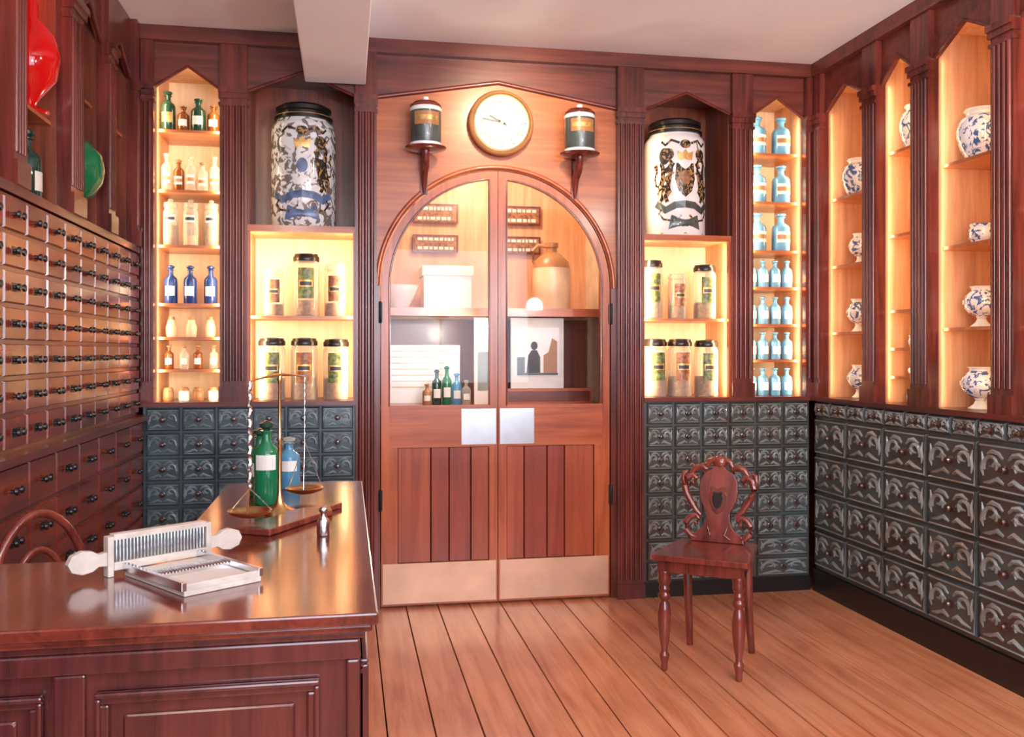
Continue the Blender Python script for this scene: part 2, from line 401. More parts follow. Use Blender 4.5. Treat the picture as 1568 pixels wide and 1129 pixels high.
def leaf(s,name):
    mb=MB(); y0,y1=.004,.040
    def X(d0,d1): a,b=DC+s*d0,DC+s*d1; return min(a,b),max(a,b)
    ci=.046
    t0=math.acos(ci/RG); t1=math.acos(ci/(R1-.002))
    def q(r,t): return (DC+s*r*math.cos(t),ZS+r*math.sin(t))
    n=24
    outer=[q(R1-.002,t1*(1-i/n)) for i in range(n+1)]; inner=[q(RG,t0*i/n) for i in range(n+1)]
    for i in range(n):
        mb.prism([outer[i],outer[i+1],inner[n-i-1],inner[n-i]],y0,y1,'door_wood')
    x0,x1=X(.002,ci); mb.prism([(x0,.012),(x1,.012),(x1,ZS+math.sqrt((R1-.002)**2-(x1-DC)**2)),(x0,ZS+math.sqrt((R1-.002)**2-(x0-DC)**2))],y0,y1,'door_wood')
    x0,x1=X(RG,R1-.002); mb.box(x0,x1,y0,y1,.012,ZS,'door_wood')
    x0,x1=X(ci,RG); mb.box(x0,x1,y0,y1,.812,1.024,'door_wood_x'); mb.box(x0,x1,y0+.002,y1,.012,.225,'door_wood_x')
    mb.box(x0,x1,y0-.006,y0,1.010,1.028,'door_wood_x')
    x0,x1=X(.515,RG); mb.box(x0,x1,y0,y1,.225,.812,'door_wood')
    x0,x1=X(ci,.515); fr=(0,.36,.56,.80,1.0) if s<0 else (0,.20,.46,.66,1.0)
    for i in range(4): mb.cham(x0+(x1-x0)*fr[i]+.001,x0+(x1-x0)*fr[i+1]-.001,y0+.010,y0+.024,.225,.812,.003,('plank_orange','plank_red','plank_red','plank_orange')[i if s<0 else 3-i])
    x0,x1=X(.010,.590); mb.box(x0,x1,y0-.003,y0,.022,.225,'kick_brass')
    x0,x1=X(.010,.19); mb.box(x0,x1,y0-.003,y0,.824,1.008,'finger_plate')
    g=[(DC+s*ci,1.024)]+[(DC+s*RG,1.024)]+[q(RG,t0*i/20) for i in range(21)]
    mb.prism(g,.022,.024,'window_glass')
    mb.tube([(DC+s*ci,y0,1.024),(DC+s*RG,y0,1.024)]+[(p[0],y0,p[1]) for p in [q(RG,t0*i/20) for i in range(21)]],.005,'mahogany',6,closed=True)
    for zz in(.55,1.50):
        x0,x1=X(.592,.612); mb.box(x0,x1,-.010,-.0,zz-.05,zz+.05,'black')
        mb.lathe([(.007,0),(.007,.11)],(DC+s*.603,-.010,zz-.055),'black',8)
    return mb.obj(name,bevel=.0015)
leaf(-1,'door_1'); leaf(1,'door_2')

# back room fittings seen through the glass
mb=MB(); mb.box(.055,1.495,.42,.975,1.515,1.54,'shelf_wood'); mb.box(.055,1.495,.40,.42,1.50,1.545,'door_wood_x'); mb.obj('dispensary_shelf')
mb=MB(); mb.box(.055,1.495,.46,.975,.0,.98,'mahogany'); mb.box(.055,1.495,.44,.975,.98,1.0,'shelf_wood'); mb.obj('dispensary_counter')
mb=MB(); mb.box(.055,1.495,.94,.975,1.002,1.498,'dark_niche'); mb.obj('back_board')
def sign(name,x0,x1,z0,z1,y,frame,face,lines,lm):
    mb=MB(); mb.box(x0,x1,y-.012,y,z0,z1,frame); mb.box(x0+.012,x1-.012,y-.014,y-.012,z0+.012,z1-.012,face)
    w=x1-x0;h=z1-z0
    for i in range(lines):
        zz=z1-h*(.5+i)/lines
        xx=x0+.03
        while xx<x1-.04:
            l=random.uniform(.012,.03); mb.box(xx,min(xx+l,x1-.03),y-.0155,y-.014,zz-h/lines*.16,zz+h/lines*.16,lm); xx+=l+.008
    mb.obj(name)
mb=MB(); mb.box(.32,.74,1.82,2.28,.962,.978,'door_wood'); mb.obj('sign_board')
mb=MB(); mb.box(.93,1.28,1.82,2.28,.962,.978,'door_wood'); mb.obj('sign_board')
for xa,xb in((.40,.68),(.96,1.20)):
    sign('enamel_sign',xa,xb,2.09,2.21,.96,'mahogany','label_red',2,'paper')
    sign('enamel_sign',xa,xb,1.91,2.02,.96,'mahogany','label_red',2,'paper')
mb=MB(); mb.box(.90,1.40,.48,.62,1.0005,1.09,'door_wood_x'); mb.box(.91,1.39,.475,.48,1.015,1.075,'mahogany_x'); mb.obj('wooden_box')
mb=MB(); mb.box(.93,1.24,.50,.51,1.0905,1.495,'paper'); mb.box(.955,1.215,.497,.50,1.16,1.44,'white')
mb.prism([(1.02,1.18),(1.10,1.18),(1.10,1.27),(1.08,1.31),(1.05,1.31),(1.03,1.28)],.494,.497,'ink')
mb.prism([(1.065+.020*math.cos(a*.524),1.335+.025*math.sin(a*.524)) for a in range(12)],.494,.497,'ink'); mb.box(.965,1.01,.494,.497,1.18,1.27,'jar_grey'); mb.prism([(1.12,1.18),(1.20,1.18),(1.20,1.36),(1.17,1.38),(1.15,1.30),(1.12,1.28)],.494,.497,'stone_brown')
mb.box(.965,1.205,.494,.497,1.165,1.18,'jar_grey')
mb.obj('printed_poster')
mb=MB(); mb.box(.72,.90,.52,.53,1.0005,1.495,'paper'); mb.box(.74,.88,.517,.52,1.34,1.46,'white'); mb.box(.74,.88,.517,.52,1.08,1.30,'carve_hi'); mb.obj('printed_notice')
mb=MB(); mb.box(.22,.66,.70,.72,1.0005,1.34,'white')
for r in range(7):
    mb.box(.26,.26+random.uniform(.25,.36),.698,.70,1.30-r*.035,1.308-r*.035,'plaster')
mb.obj('display_card')
mb=MB(); mb.box(.44,.72,.62,.84,1.5405,1.80,'white'); mb.box(.43,.73,.61,.85,1.74,1.80,'paper'); mb.obj('cardboard_box',bevel=.004)
mb=MB(); mb.lathe([(.05,0),(.055,.01),(.07,.04),(.10,.10),(.115,.14),(.12,.14),(.11,.13),(.09,.08),(.04,.04),(.001,.04)],(.30,.62,1.5405),'white_glaze',24); mb.obj('ceramic_mortar')
mb=MB(); c=(1.19,.60,1.5405)
mb.lathe([(.105,0),(.112,.01),(.112,.20),(.11,.25)],c,'stone_buff',28); mb.lathe([(.11,.25),(.10,.29),(.06,.33),(.035,.345),(.032,.37),(.04,.375),(.04,.40),(.02,.40)],c,'stone_brown',28)
mb.tube([(c[0]-.03,c[1],c[2]+.38),(c[0]-.08,c[1],c[2]+.385),(c[0]-.115,c[1],c[2]+.35),(c[0]-.105,c[1],c[2]+.29),(c[0]-.09,c[1],c[2]+.27)],.012,'stone_brown',8); mb.obj('stoneware_flagon')

# ---------------------------------------------------------------- bottles & jars
def bottle(mb,c,r,h,body,label='paper',stop=None,lab=(.2,.45),lw=1.1,band=None):
    stop=stop or body
    mb.lathe([(r*.9,0),(r,.01*h+.002),(r,.60*h),(r*.9,.66*h),(r*.42,.74*h),(r*.36,.78*h),(r*.36,.86*h),(r*.52,.87*h),(r*.52,.885*h)],c,body,14)
    mb.lathe([(r*.28,.885*h),(r*.3,.90*h),(r*.58,.93*h),(r*.58,.97*h),(r*.2,h)],c,stop,12)
    if label: mb.label(c,r,lw*r*1.3,lab[0]*h,lab[1]*h,label)
    if band: mb.label(c,r,lw*r*1.3,lab[0]*h+(lab[1]-lab[0])*h*.3,lab[0]*h+(lab[1]-lab[0])*h*.7,band,.0025)
def showjar(mb,c,r,h,fill,lab,lid='black'):
    mb.lathe([(r*.95,0),(r,.006),(r,.80*h),(r*.9,.85*h),(r*.85,.88*h)],c,'glass_clear',20)
    mb.lathe([(r*.90,.006),(r*.90,fill[1]*h)],c,fill[0],16)
    mb.lathe([(r*.98,.87*h),(r*1.0,.88*h),(r*1.0,.94*h),(r*.9,.96*h),(r*.9,.985*h),(r*.3,h)],c,lid,20)
    if lab:
        mb.label(c,r,r*1.25,.28*h,.76*h,lab,.002); mb.label(c,r,r*1.05,.46*h,.57*h,'gold',.003); mb.label(c,r,r*.85,.48*h,.54*h,'ink',.004)
def row(name,x0,x1,n,z,fn,yy=.16,M=None,jit=.004):
    mb=MB(M)
    for i in range(n):
        x=x0+(x1-x0)*(i+.5)/n+random.uniform(-jit,jit); fn(mb,(x,yy,z+.0005),i)
    return mb.obj(name)
a0,a1=A[0]+.01,A[1]-.01
row('dark_medicine_bottles',a0,a1,4,2.388,lambda m,c,i: bottle(m,c,[.036,.029,.036,.030][i],[.20,.13,.17,.14][i],['glass_dgreen','glass_amber','glass_dgreen','glass_amber'][i],'paper' if i!=0 else 'gold'),.09,jit=.001)
row('clear_medicine_bottles',a0,a1,5,2.093,lambda m,c,i: bottle(m,c,.027,[.19,.16,.18,.15,.18][i],['glass_clear','glass_amber','glass_clear','glass_clear','glass_clear'][i],'paper',['glass_clear','stone_brown','glass_clear','stone_brown','glass_clear'][i],band='stone_brown'),.09,jit=.001)
def spec(m,c,i):
    m.lathe([(.034,0),(.037,.005),(.037,.165),(.030,.180),(.030,.19)],c,'glass_clear',16); m.lathe([(.034,.004),(.034,[.10,.05,.12][i])],c,['powder_brown','stone_buff','powder_brown'][i],14)
    m.lathe([(.033,.188),(.034,.192),(.034,.212),(.012,.218),(.014,.228),(.004,.234)],c,'glass_clear',14); m.label(c,.037,.052,.115,.150,'paper'); m.label(c,.037,.046,.125,.140,'ink',.0025)
row('specimen_jars',a0,a1,3,1.823,spec,.09)
row('blue_poison_bottles',a0,a1,3,1.538,lambda m,c,i: bottle(m,c,.032,.19,'glass_blue','white'),.09)
row('small_ointment_pots',a0,a1,3,1.373,lambda m,c,i:(m.lathe([(.022,0),(.026,.01),(.027,.05),(.02,.07),(.018,.085)],c,'stone_buff',16),m.lathe([(.016,.085),(.014,.10)],c,'stone_brown',12)),.10)
row('amber_medicine_bottles',a0,a1,4,1.214,lambda m,c,i: bottle(m,c,.022,.12,['glass_amber','glass_clear'][i%2],'paper','stone_brown'),.10)
row('small_ointment_pots',a0,a1,4,LEDGE+.012,lambda m,c,i:(m.lathe([(.024,0),(.026,.005),(.026,.045),(.022,.05)],c,['stone_brown','white_glaze'][i%2],16),m.lathe([(.024,.05),(.025,.055),(.018,.066)],c,'stone_brown',12)),.10)
for nm,(a,b) in (('c',C),('f',F)):
    if nm=='c':
        row('glass_show_jars',a+.04,b-.02,3,1.480,lambda m,c,i: showjar(m,c,[.050,.066,.054][i],[.24,.32,.27][i],('powder_brown',.25),['label_red','label_green','label_red'][i],['glass_clear','black','glass_clear'][i]),.11,jit=.006)
    else:
        row('glass_show_jars',a+.01,b-.03,3,1.480,lambda m,c,i: showjar(m,c,[.062,.052,.062][i],[.32,.25,.30][i],('powder_brown',.3),['label_green','label_red','label_green'][i],['black','glass_clear','black'][i]),.11,jit=.006)
    row('glass_show_jars',a+.03,b-.02,3,LEDGE+.012,lambda m,c,i: showjar(m,c,[.067,.067,.065][i],[.315,.315,.31][i],('powder_brown',.35),['label_green','label_red','label_green'][i]),.11,jit=.003)
h0,h1=Hn[0]+.010,Hn[1]-.010
for k,z in enumerate(SHh+[LEDGE+.012]):
    n=2 if k<3 else 4
    row('turquoise_shop_rounds',h0,h1,n,z,(lambda m,c,i: bottle(m,c,.050,.215,'turquoise','paper','turquoise',(.22,.5),1.3,'stone_brown')) if n==2 else (lambda m,c,i: bottle(m,c,.030,.155,'turquoise','white','turquoise',(.2,.48),1.3)),.10,jit=.001)
row('dispensing_bottles',.42,.70,5,1.0,lambda m,c,i: bottle(m,c,[.026,.028,.028,.028,.026][i],[.12,.20,.22,.18,.14][i],['stone_brown','glass_dgreen','glass_green','glass_teal','glass_clear'][i],'paper'),.50,jit=.001)

def armorial(name,c,r,h,body,dark):
    mb=MB()
    b=.84*h
    mb.lathe([(r*.96,0),(r,.012),(r,b-.06),(r*.985,b-.03),(r*.93,b-.010),(r*.86,b),(r*.84,b+.012)],c,body,48)
    mb.lathe([(r*.86,b+.010),(r*.90,b+.014),(r*.90,b+.028),(r*.80,b+.034),(r*.80,b+.05),(r*.86,b+.056),(r*.86,b+.075),(r*.70,b+.09),(r*.3,b+.097),(.001,b+.098)],c,'black',40)
    mb.lathe([(r*.875,b+.030),(r*.885,b+.033),(r*.80,b+.037)],c,'gold',40)
    k=r/.165*1.06
    def E(x,z,rx,rz,n=14,rot=0): return [((x+rx*math.cos(t)*math.cos(rot)-rz*math.sin(t)*math.sin(rot))*k,(z+rx*math.cos(t)*math.sin(rot)+rz*math.sin(t)*math.cos(rot))*k) for t in [2*math.pi*i/n for i in range(n)]]
    mb.blob(c,r,[(x*k,z*k) for x,z in((-.045,.36),(.045,.36),(.052,.28),(.035,.22),(0,.19),(-.035,.22),(-.052,.28))],'lion_gold' if dark else 'mottle',.003)
    mb.blob(c,r,E(0,.29,.026,.035),'label_red' if dark else 'blue_ink',.004)
    mb.blob(c,r,[(x*k,z*k) for x,z in((-.035,.375),(.035,.375),(.042,.42),(.022,.40),(0,.43),(-.022,.40),(-.042,.42))],'gold',.003)
    mb.blob(c,r,E(0,.455,.028,.022),'lion_gold',.003)
    for s,m in((-1,'lion_gold' if dark else 'mottle'),(1,'lion_gold')):
        S=lambda pts,w,mm=m: mb.stroke(c,r,[(s*x*k,z*k) for x,z in pts],[q*k for q in w],mm)
        S([(.105,.24),(.098,.28),(.092,.32),(.095,.36),(.098,.395)],[.06,.055,.06,.07,.03])
        mb.blob(c,r,E(s*.088,.405,.032,.030),m,.0035)
        S([(.072,.40),(.062,.392)],[.02,.012])
        if s>0: S([(.078,.425),(.06,.475)],[.006,.002],'ink')
        else: mb.blob(c,r,E(-.105,.395,.028,.042),'ink' if dark else 'jar_grey',.003)
        S([(.085,.35),(.068,.34),(.058,.36)],[.024,.018,.014]); S([(.085,.32),(.068,.305),(.058,.315)],[.022,.018,.012])
        S([(.105,.25),(.085,.215),(.10,.19),(.09,.165)],[.045,.034,.022,.018]); S([(.115,.25),(.130,.21),(.118,.18),(.13,.165)],[.04,.032,.02,.016])
        S([(.12,.24),(.150,.25),(.158,.29),(.145,.32),(.155,.355)],[.012,.01,.008,.012,.022])
    mb.stroke(c,r,[(x*k,z*k) for x,z in((-.15,.16),(-.10,.125),(-.05,.15),(0,.155),(.05,.15),(.10,.125),(.15,.16))],.036*k,'blue_ink' if not dark else 'jar_grey',.0032)
    mb.blob(c,r,[(x*k,z*k) for x,z in((-.07,.10),(.07,.10),(.085,.03),(0,.045),(-.085,.03))],'blue_ink' if not dark else 'jar_grey',.003)
    for s in(-1,1):
        mb.stroke(c,r,[(s*x*k,z*k) for x,z in((.02,.10),(.06,.07),(.11,.08),(.135,.11),(.12,.13))],.010*k,'lion_gold',.0035)
        mb.stroke(c,r,[(s*x*k,z*k) for x,z in((.03,.46),(.07,.475),(.10,.45),(.12,.47))],.012*k,'lion_gold',.0035)
    mb.label(c,r,2*math.pi*r*.98,.012*h,.022*h,'gold',.002)
    return mb.obj(name)
armorial('armorial_apothecary_jar',(-.215,.165,1.9265),.163,.645,'mottle',False)
armorial('royal_arms_apothecary_jar',(1.788,.160,1.9265),.167,.655,'white_glaze',True)

def drugjar(x,y,z,r,h,foot=True):
    mb=MB(MR); c=(x,y,z+.0005)
    if foot:
        mb.lathe([(r*.62,0),(r*.65,.02*h),(r*.35,.12*h),(r*.25,.20*h),(r*.32,.26*h)],c,'white_glaze',24)
        mb.lathe([(r*.32,.26*h),(r*.7,.34*h),(r*.96,.48*h),(r,.60*h),(r*.92,.74*h),(r*.66,.86*h),(r*.56,.90*h)],c,'blue_white',24)
        mb.lathe([(r*.56,.90*h),(r*.58,.95*h),(r*.70,.985*h),(r*.66,h),(r*.3,h)],c,'white_glaze',24)
        mb.label(c,r,r*1.2,.56*h,.66*h,'white',.002,-.8)
    else:
        mb.lathe([(r*.6,0),(r*.62,.03*h),(r*.8,.18*h),(r*.98,.45*h),(r,.6*h),(r*.85,.8*h),(r*.62,.88*h)],c,'blue_white',24)
        mb.lathe([(r*.62,.88*h),(r*.60,.93*h),(r*.72,.97*h),(r*.68,h),(r*.4,h)],c,'white_glaze',24)
    mb.obj('blue_white_drug_jar')
def gallipot(x,y,z,r,h):
    mb=MB(MR); mb.lathe([(r*.8,0),(r*.85,.08*h),(r*.8,.15*h),(r,.3*h),(r,.7*h),(r*.85,.82*h),(r*.95,.95*h),(r*.9,h),(r*.75,h),(r*.72,.6*h)],(x,y,z+.0005),'blue_white',20); mb.obj('blue_white_gallipot')
LB=LEDGE+.012
drugjar(.225,.13,2.12,.085,.20,False); drugjar(.235,.13,1.76,.055,.165); drugjar(.22,.13,1.405,.057,.175); drugjar(.23,.13,LB,.060,.175)
drugjar(1.175,.13,2.12,.100,.215,False); gallipot(1.18,.13,1.76,.055,.085); drugjar(1.175,.13,1.405,.072,.175)
drugjar(1.205,.10,LB,.076,.18); drugjar(1.125,.20,LB,.062,.165)
drugjar(.735,.12,2.26,.075,.21,False)
gallipot(.735,.13,1.32,.045,.06); gallipot(.735,.13,1.185,.045,.05); gallipot(.735,.13,LB,.05,.055)
drugjar(1.75,.13,1.40,.07,.2); drugjar(1.75,.13,LB,.07,.2)

mb=MB(ML); c=(.745,.075,1.8005)
mb.lathe([(.06,0),(.065,.01),(.02,.04),(.018,.09),(.03,.10)],c,'glass_green',20)
mb.lathe([(.03,.10),(.075,.125),(.110,.18),(.118,.23),(.110,.285),(.07,.335),(.03,.355),(.025,.40),(.04,.41),(.02,.43),(.035,.46),(.001,.48)],c,'glass_green',28); mb.obj('green_show_globe')
mb=MB(ML); c=(1.255,.075,2.1205)
mb.lathe([(.06,0),(.065,.01),(.02,.03),(.03,.05),(.085,.12),(.098,.20),(.085,.27),(.03,.33),(.03,.38),(.001,.42)],c,'glass_red',24); mb.obj('red_show_globe')
row('dark_medicine_bottles',1.17,1.60,3,1.8005,lambda m,c,i: bottle(m,c,.05,.27,'glass_dgreen','paper'),.09,M=ML)
row('dark_medicine_bottles',.14,.48,3,1.8005,lambda m,c,i: bottle(m,c,.04,.24,'glass_amber','paper'),.12,M=ML)

# ---------------------------------------------------------------- clock
LC=Matrix.Translation((.783,0,2.474))@Matrix.Rotation(math.pi/2,4,'X')
mb=MB(LC)
mb.lathe([(.150,.0),(.165,.01),(.170,.03),(.165,.045),(.155,.052),(.145,.055),(.142,.044)],(0,0,0),'stone_brown',48,cap=False)
mb.lathe([(.146,.052),(.150,.057),(.141,.060),(.137,.046)],(0,0,0),'brass',48,cap=False)
mb.lathe([(.142,.020),(.142,.048),(.001,.0481)],(0,0,0),'cream',48,cap=False)
for i in range(60):
    a=math.radians(i*6); L=Matrix.Rotation(a,4,'Z'); big=i%5==0
    mb.box(-.0018 if big else -.0007,.0018 if big else .0007,.122 if not big else .117,.130,.049,.0502,'ink',L)
for ang,l,w in((math.radians(62),.072,.004),(math.radians(-118),.030,.003),(math.radians(80),.100,.003)):
    L=Matrix.Rotation(ang,4,'Z'); mb.box(-w,w,-.02,l,.052,.0535,'ink',L)
mb.lathe([(.008,.050),(.008,.057)],(0,0,0),'brass',12)
clock=mb.obj('wall_clock')
for i,t in enumerate(['XII','I','II','III','IIII','V','VI','VII','VIII','IX','X','XI']):
    cu=bpy.data.curves.new('numeral_%d'%(i+1),'FONT'); cu.body=t; cu.size=.028; cu.align_x='CENTER'; cu.align_y='CENTER'; cu.extrude=.0004
    cu.materials.append(MATS['ink']); o=bpy.data.objects.new('numeral_%d'%(i+1),cu); sc.collection.objects.link(o)
    a=math.radians(-30*i); o.matrix_world=LC@Matrix.Rotation(a,4,'Z')@Matrix.Translation((0,.103,.0492)); o.parent=clock

for X in(.389,1.177):
    mb=MB(); c=(X,-.112,2.315)
    mb.lathe([(.02,-.016),(.07,-.014),(.100,-.006),(.103,0)],c,'mahogany',28)
    mb.tube([(X,-.112,2.305),(X,-.112,2.27),(X,-.08,2.235),(X,-.035,2.20),(X,-.018,2.15),(X,-.016,2.10)],[.022,.018,.022,.018,.014,.006],'mahogany',10)
    mb.box(X-.018,X+.018,-.014,-.0005,2.10,2.33,'mahogany')
    mb.obj('wall_bracket')
    mb=MB(); c=(X,-.112,2.3155)
    mb.lathe([(.078,0),(.080,.004),(.080,.018)],c,'white_glaze',28)
    mb.lathe([(.075,.018),(.077,.022),(.077,.175)],c,'jar_grey',28)
    mb.lathe([(.079,.175),(.080,.178),(.080,.190),(.076,.196)],c,'white_glaze',28)
    mb.lathe([(.079,.196),(.079,.205),(.060,.222),(.025,.228),(.010,.232)],c,'mahogany',28)
    mb.lathe([(.010,.232),(.016,.24),(.014,.25),(.001,.256)],c,'white_glaze',16)
    mb.label(c,.077,.13,.100,.165,'stone_brown',.002); mb.label(c,.077,.11,.122,.145,'gold',.003)
    mb.obj('ceramic_leech_jar')

# ---------------------------------------------------------------- shop counter
DZ=.85
mb=MB()
def inset(d):
    return [(-.92,-3.06+d),(.055-d,-3.06+d),(.055-d,-1.42-d),(-.396+d,-1.42-d),(-.396+d,-2.55-d),(-.92,-2.55-d)]
mb.slab(inset(0),DZ-.022,DZ,'desk_top'); mb.slab(inset(.010),DZ-.036,DZ-.022,'desk_top'); mb.slab(inset(.022),DZ-.050,DZ-.036,'desk_body')
mb.slab(inset(.032),.0,DZ-.050,'desk_body')
yf=-3.06+.032
def panel(xa,xb,za,zb,L=None,y=yf):
    for w,p in((.010,.018),(.022,.011)):
        for x0,x1,z0,z1 in((xa,xb,zb-w,zb),(xa,xb,za,za+w),(xa,xa+w,za+w,zb-w),(xb-w,xb,za+w,zb-w)):
            mb.box(x0,x1,y-p,y,z0,z1,'desk_body',L)
    mb.cham(xa+.04,xb-.04,y-.005,y,za+.04,zb-.04,.006,'desk_body',L)
panel(-.41,-.045,.14,.735); panel(-.90,-.49,.14,.735)
mb.box(-.92,.023,yf-.018,yf,0,.10,'desk_body'); mb.box(-.92,.023,yf-.012,yf,.765,.80,'desk_body'); mb.box(.0,.023,yf-.012,yf,.1,.765,'desk_body'); mb.box(-.475,-.425,yf-.010,yf,.10,.765,'desk_body')
LS=Matrix(((0,-1,0,.023),(1,0,0,0),(0,0,1,0),(0,0,0,1)))
panel(-2.95,-2.25,.14,.735,LS,0.0); panel(-2.15,-1.5,.14,.735,LS,0.0)
mb.obj('shop_counter',bevel=.004)

# pill machine
LP=Matrix.Translation((-.315,-2.735,DZ+.0005))@Matrix.Rotation(math.radians(37),4,'Z')
mb=MB(LP)
mb.box(-.08,.08,-.145,.10,0,.010,'pale_wood')
mb.box(-.085,-.075,-.145,.10,.010,.026,'steel'); mb.box(.075,.085,-.145,.10,.010,.026,'steel')
mb.box(-.075,.075,-.145,-.138,.010,.022,'pale_wood')
mb.box(-.072,.072,-.13,-.03,.010,.014,'pale_wood')
mb.box(-.075,.075,-.035,.005,.010,.020,'steel')
for i in range(22):
    x=-.072+i*.0068; mb.tube([(x,-.035,.021),(x,.005,.021)],.0022,'steel',6)
mb.box(-.075,.075,.02,.085,.010,.013,'pale_wood')
mb.box(-.10,.10,.100,.125,.012,.028,'pale_wood'); mb.box(-.098,.098,.106,.120,.028,.078,'jar_grey')
mb.box(-.10,.10,.102,.124,.072,.084,'pale_wood')
for i in range(27):
    x=-.094+i*.00723; mb.tube([(x,.105,.028),(x,.105,.074)],.0022,'steel',6)
for s in(-1,1):
    mb.box(*(sorted((s*.10,s*.112))),.102,.124,.0,.080,'pale_wood')
    Lh=Matrix.Translation((0,.113,.036))@Matrix.Rotation(math.pi/2,4,'X')
    mb.slab([(s*.112,-.014),(s*.128,-.012),(s*.140,-.020),(s*.160,-.023),(s*.180,-.016),(s*.188,0),(s*.180,.016),(s*.160,.023),(s*.140,.020),(s*.128,.012),(s*.112,.014)],-.008,.008,'pale_wood',Lh)
mb.obj('pill_making_machine',bevel=.001)

# balance scale
p1=Vector((-.24,-2.26,0)); p2=Vector((-.124,-1.81,0)); pm=(p1+p2)/2
mb=MB()
mb.lathe([(.045,0),(.045,.008),(.034,.014),(.020,.020),(.010,.032),(.006,.06),(.005,.20),(.008,.205),(.005,.215),(.004,.365),(.008,.372),(.005,.38),(.007,.39),(.001,.405)],(pm.x,pm.y,DZ+.0005),'brass',20)
zb=1.225
mb.tube([(p1.x,p1.y,zb),(p1.x*.75+p2.x*.25,p1.y*.75+p2.y*.25,zb+.008),(pm.x,pm.y,zb+.012),(p1.x*.25+p2.x*.75,p1.y*.25+p2.y*.75,zb+.008),(p2.x,p2.y,zb)],[.002,.003,.005,.003,.002],'brass',8)
for p,zp,rp,zk in((p1,DZ+.030,.055,.075),(p2,DZ+.018,.058,.16)):
    mb.lathe([(.001,0),(rp*.5,.003),(rp*.9,.012),(rp,.020),(rp*.97,.020),(rp*.85,.013),(rp*.4,.006),(.001,.004)],(p.x,p.y,zp),'brass',28)
    for k in range(3):
        a=k*2.094+.5; q=Vector((p.x+rp*.97*math.cos(a),p.y+rp*.97*math.sin(a),zp+.02)); t=Vector((p.x,p.y,zp+zk))
        path=[q.lerp(t,f/10) for f in range(11)]
        mb.tube(path,[.0016 if f%2 else .0009 for f in range(11)],'steel',5)
    nl=40; R=.0062 if p is p1 else .0016
    path=[Vector((p.x+R*.35*math.cos(f*1.3),p.y+R*.35*math.sin(f*1.3),zp+zk+(zb-zp-zk)*f/nl)) for f in range(nl+1)]
    mb.tube(path,[R if f%2 else R*.6 for f in range(nl+1)],'steel',6)
mb.obj('balance_scale')
LBd=Matrix.Translation((-.125,-2.15,DZ+.0005))@Matrix.Rotation(math.radians(61),4,'Z')
mb=MB(LBd)
mb.slab([(-.21,-.05),(.09,-.05),(.12,-.03),(.14,-.016),(.21,-.014),(.225,0),(.21,.014),(.14,.016),(.12,.03),(.09,.05),(-.21,.05)],0,.016,'chair_wood')
mb.obj('wooden_paddle_board',bevel=.003)
mb=MB(); c=(-.055,-2.37,DZ+.0005)
mb.lathe([(.014,0),(.016,.003),(.016,.035),(.011,.042),(.007,.048),(.007,.056),(.011,.060),(.011,.066),(.004,.072)],c,'steel',18); mb.obj('metal_weight')
mb=MB(); c=(-.232,-1.86,DZ+.0005)
bottle(mb,c,.036,.245,'glass_green','paper','glass_dgreen',(.42,.60),1.3); mb.obj('green_glass_bottle')
mb=MB(); c=(-.265,-1.70,DZ+.0005)
bottle(mb,c,.034,.21,'glass_green','paper','glass_dgreen',(.3,.5),1.3); mb.obj('green_glass_bottle')
mb=MB(); c=(-.185,-1.56,DZ+.0005)
bottle(mb,c,.036,.17,'glass_teal','paper','glass_clear',(.35,.55),1.2); mb.obj('blue_glass_bottle')

# ---------------------------------------------------------------- carved hall chair
LCh=Matrix.Translation((1.49,-1.055,0))@Matrix.Rotation(math.radians(-35),4,'Z')
mb=MB(LCh)
mb.slab([(-.20,-.185),(-.19,-.20),(.19,-.20),(.20,-.185),(.165,.18),(.155,.19),(-.155,.19),(-.165,.18)],.455,.478,'chair_wood')
mb.slab([(-.175,-.175),(.175,-.175),(.145,.17),(-.145,.17)],.405,.455,'chair_wood')
for s in(-1,1):
    mb.lathe([(.010,0),(.014,.01),(.013,.03),(.018,.05),(.021,.065),(.014,.075),(.013,.09),(.020,.13),(.026,.19),(.028,.23),(.022,.27),(.014,.285),(.024,.30),(.026,.31),(.016,.322),(.024,.335),(.018,.35),(.026,.365),(.026,.41)],(s*.15,-.155,0),'chair_wood',20)
    mb.tube([(s*.135,.215,0),(s*.132,.190,.10),(s*.130,.165,.22),(s*.130,.150,.34),(s*.130,.148,.42)],[.015,.017,.019,.021,.022],'chair_wood',8)
TB=Matrix.Translation((0,.150,.478))@Matrix.Rotation(math.radians(-9),4,'X')
half=[(.115,0),(.105,.03),(.070,.055),(.052,.09),(.050,.12),(.062,.15),(.075,.175),(.082,.215),(.080,.26),(.062,.295),(.035,.31),(.02,.325)]
pts=half+[(-x,z) for x,z in half[::-1]]
mb.prism(pts,-.012,.012,'chair_wood',TB)
sh=[(.0,.12),(.022,.135),(.035,.17),(.040,.20),(.030,.215),(.036,.235),(.020,.24),(0,.228)]
mb.prism(sh+[(-x,z) for x,z in sh[::-1][1:-1]],-.018,-.012,'mahogany',TB)
mb.prism([(x*.6,.18+(z-.18)*.6) for x,z in sh]+[(-x*.6,.18+(z-.18)*.6) for x,z in sh[::-1][1:-1]],-.023,-.018,'black',TB)
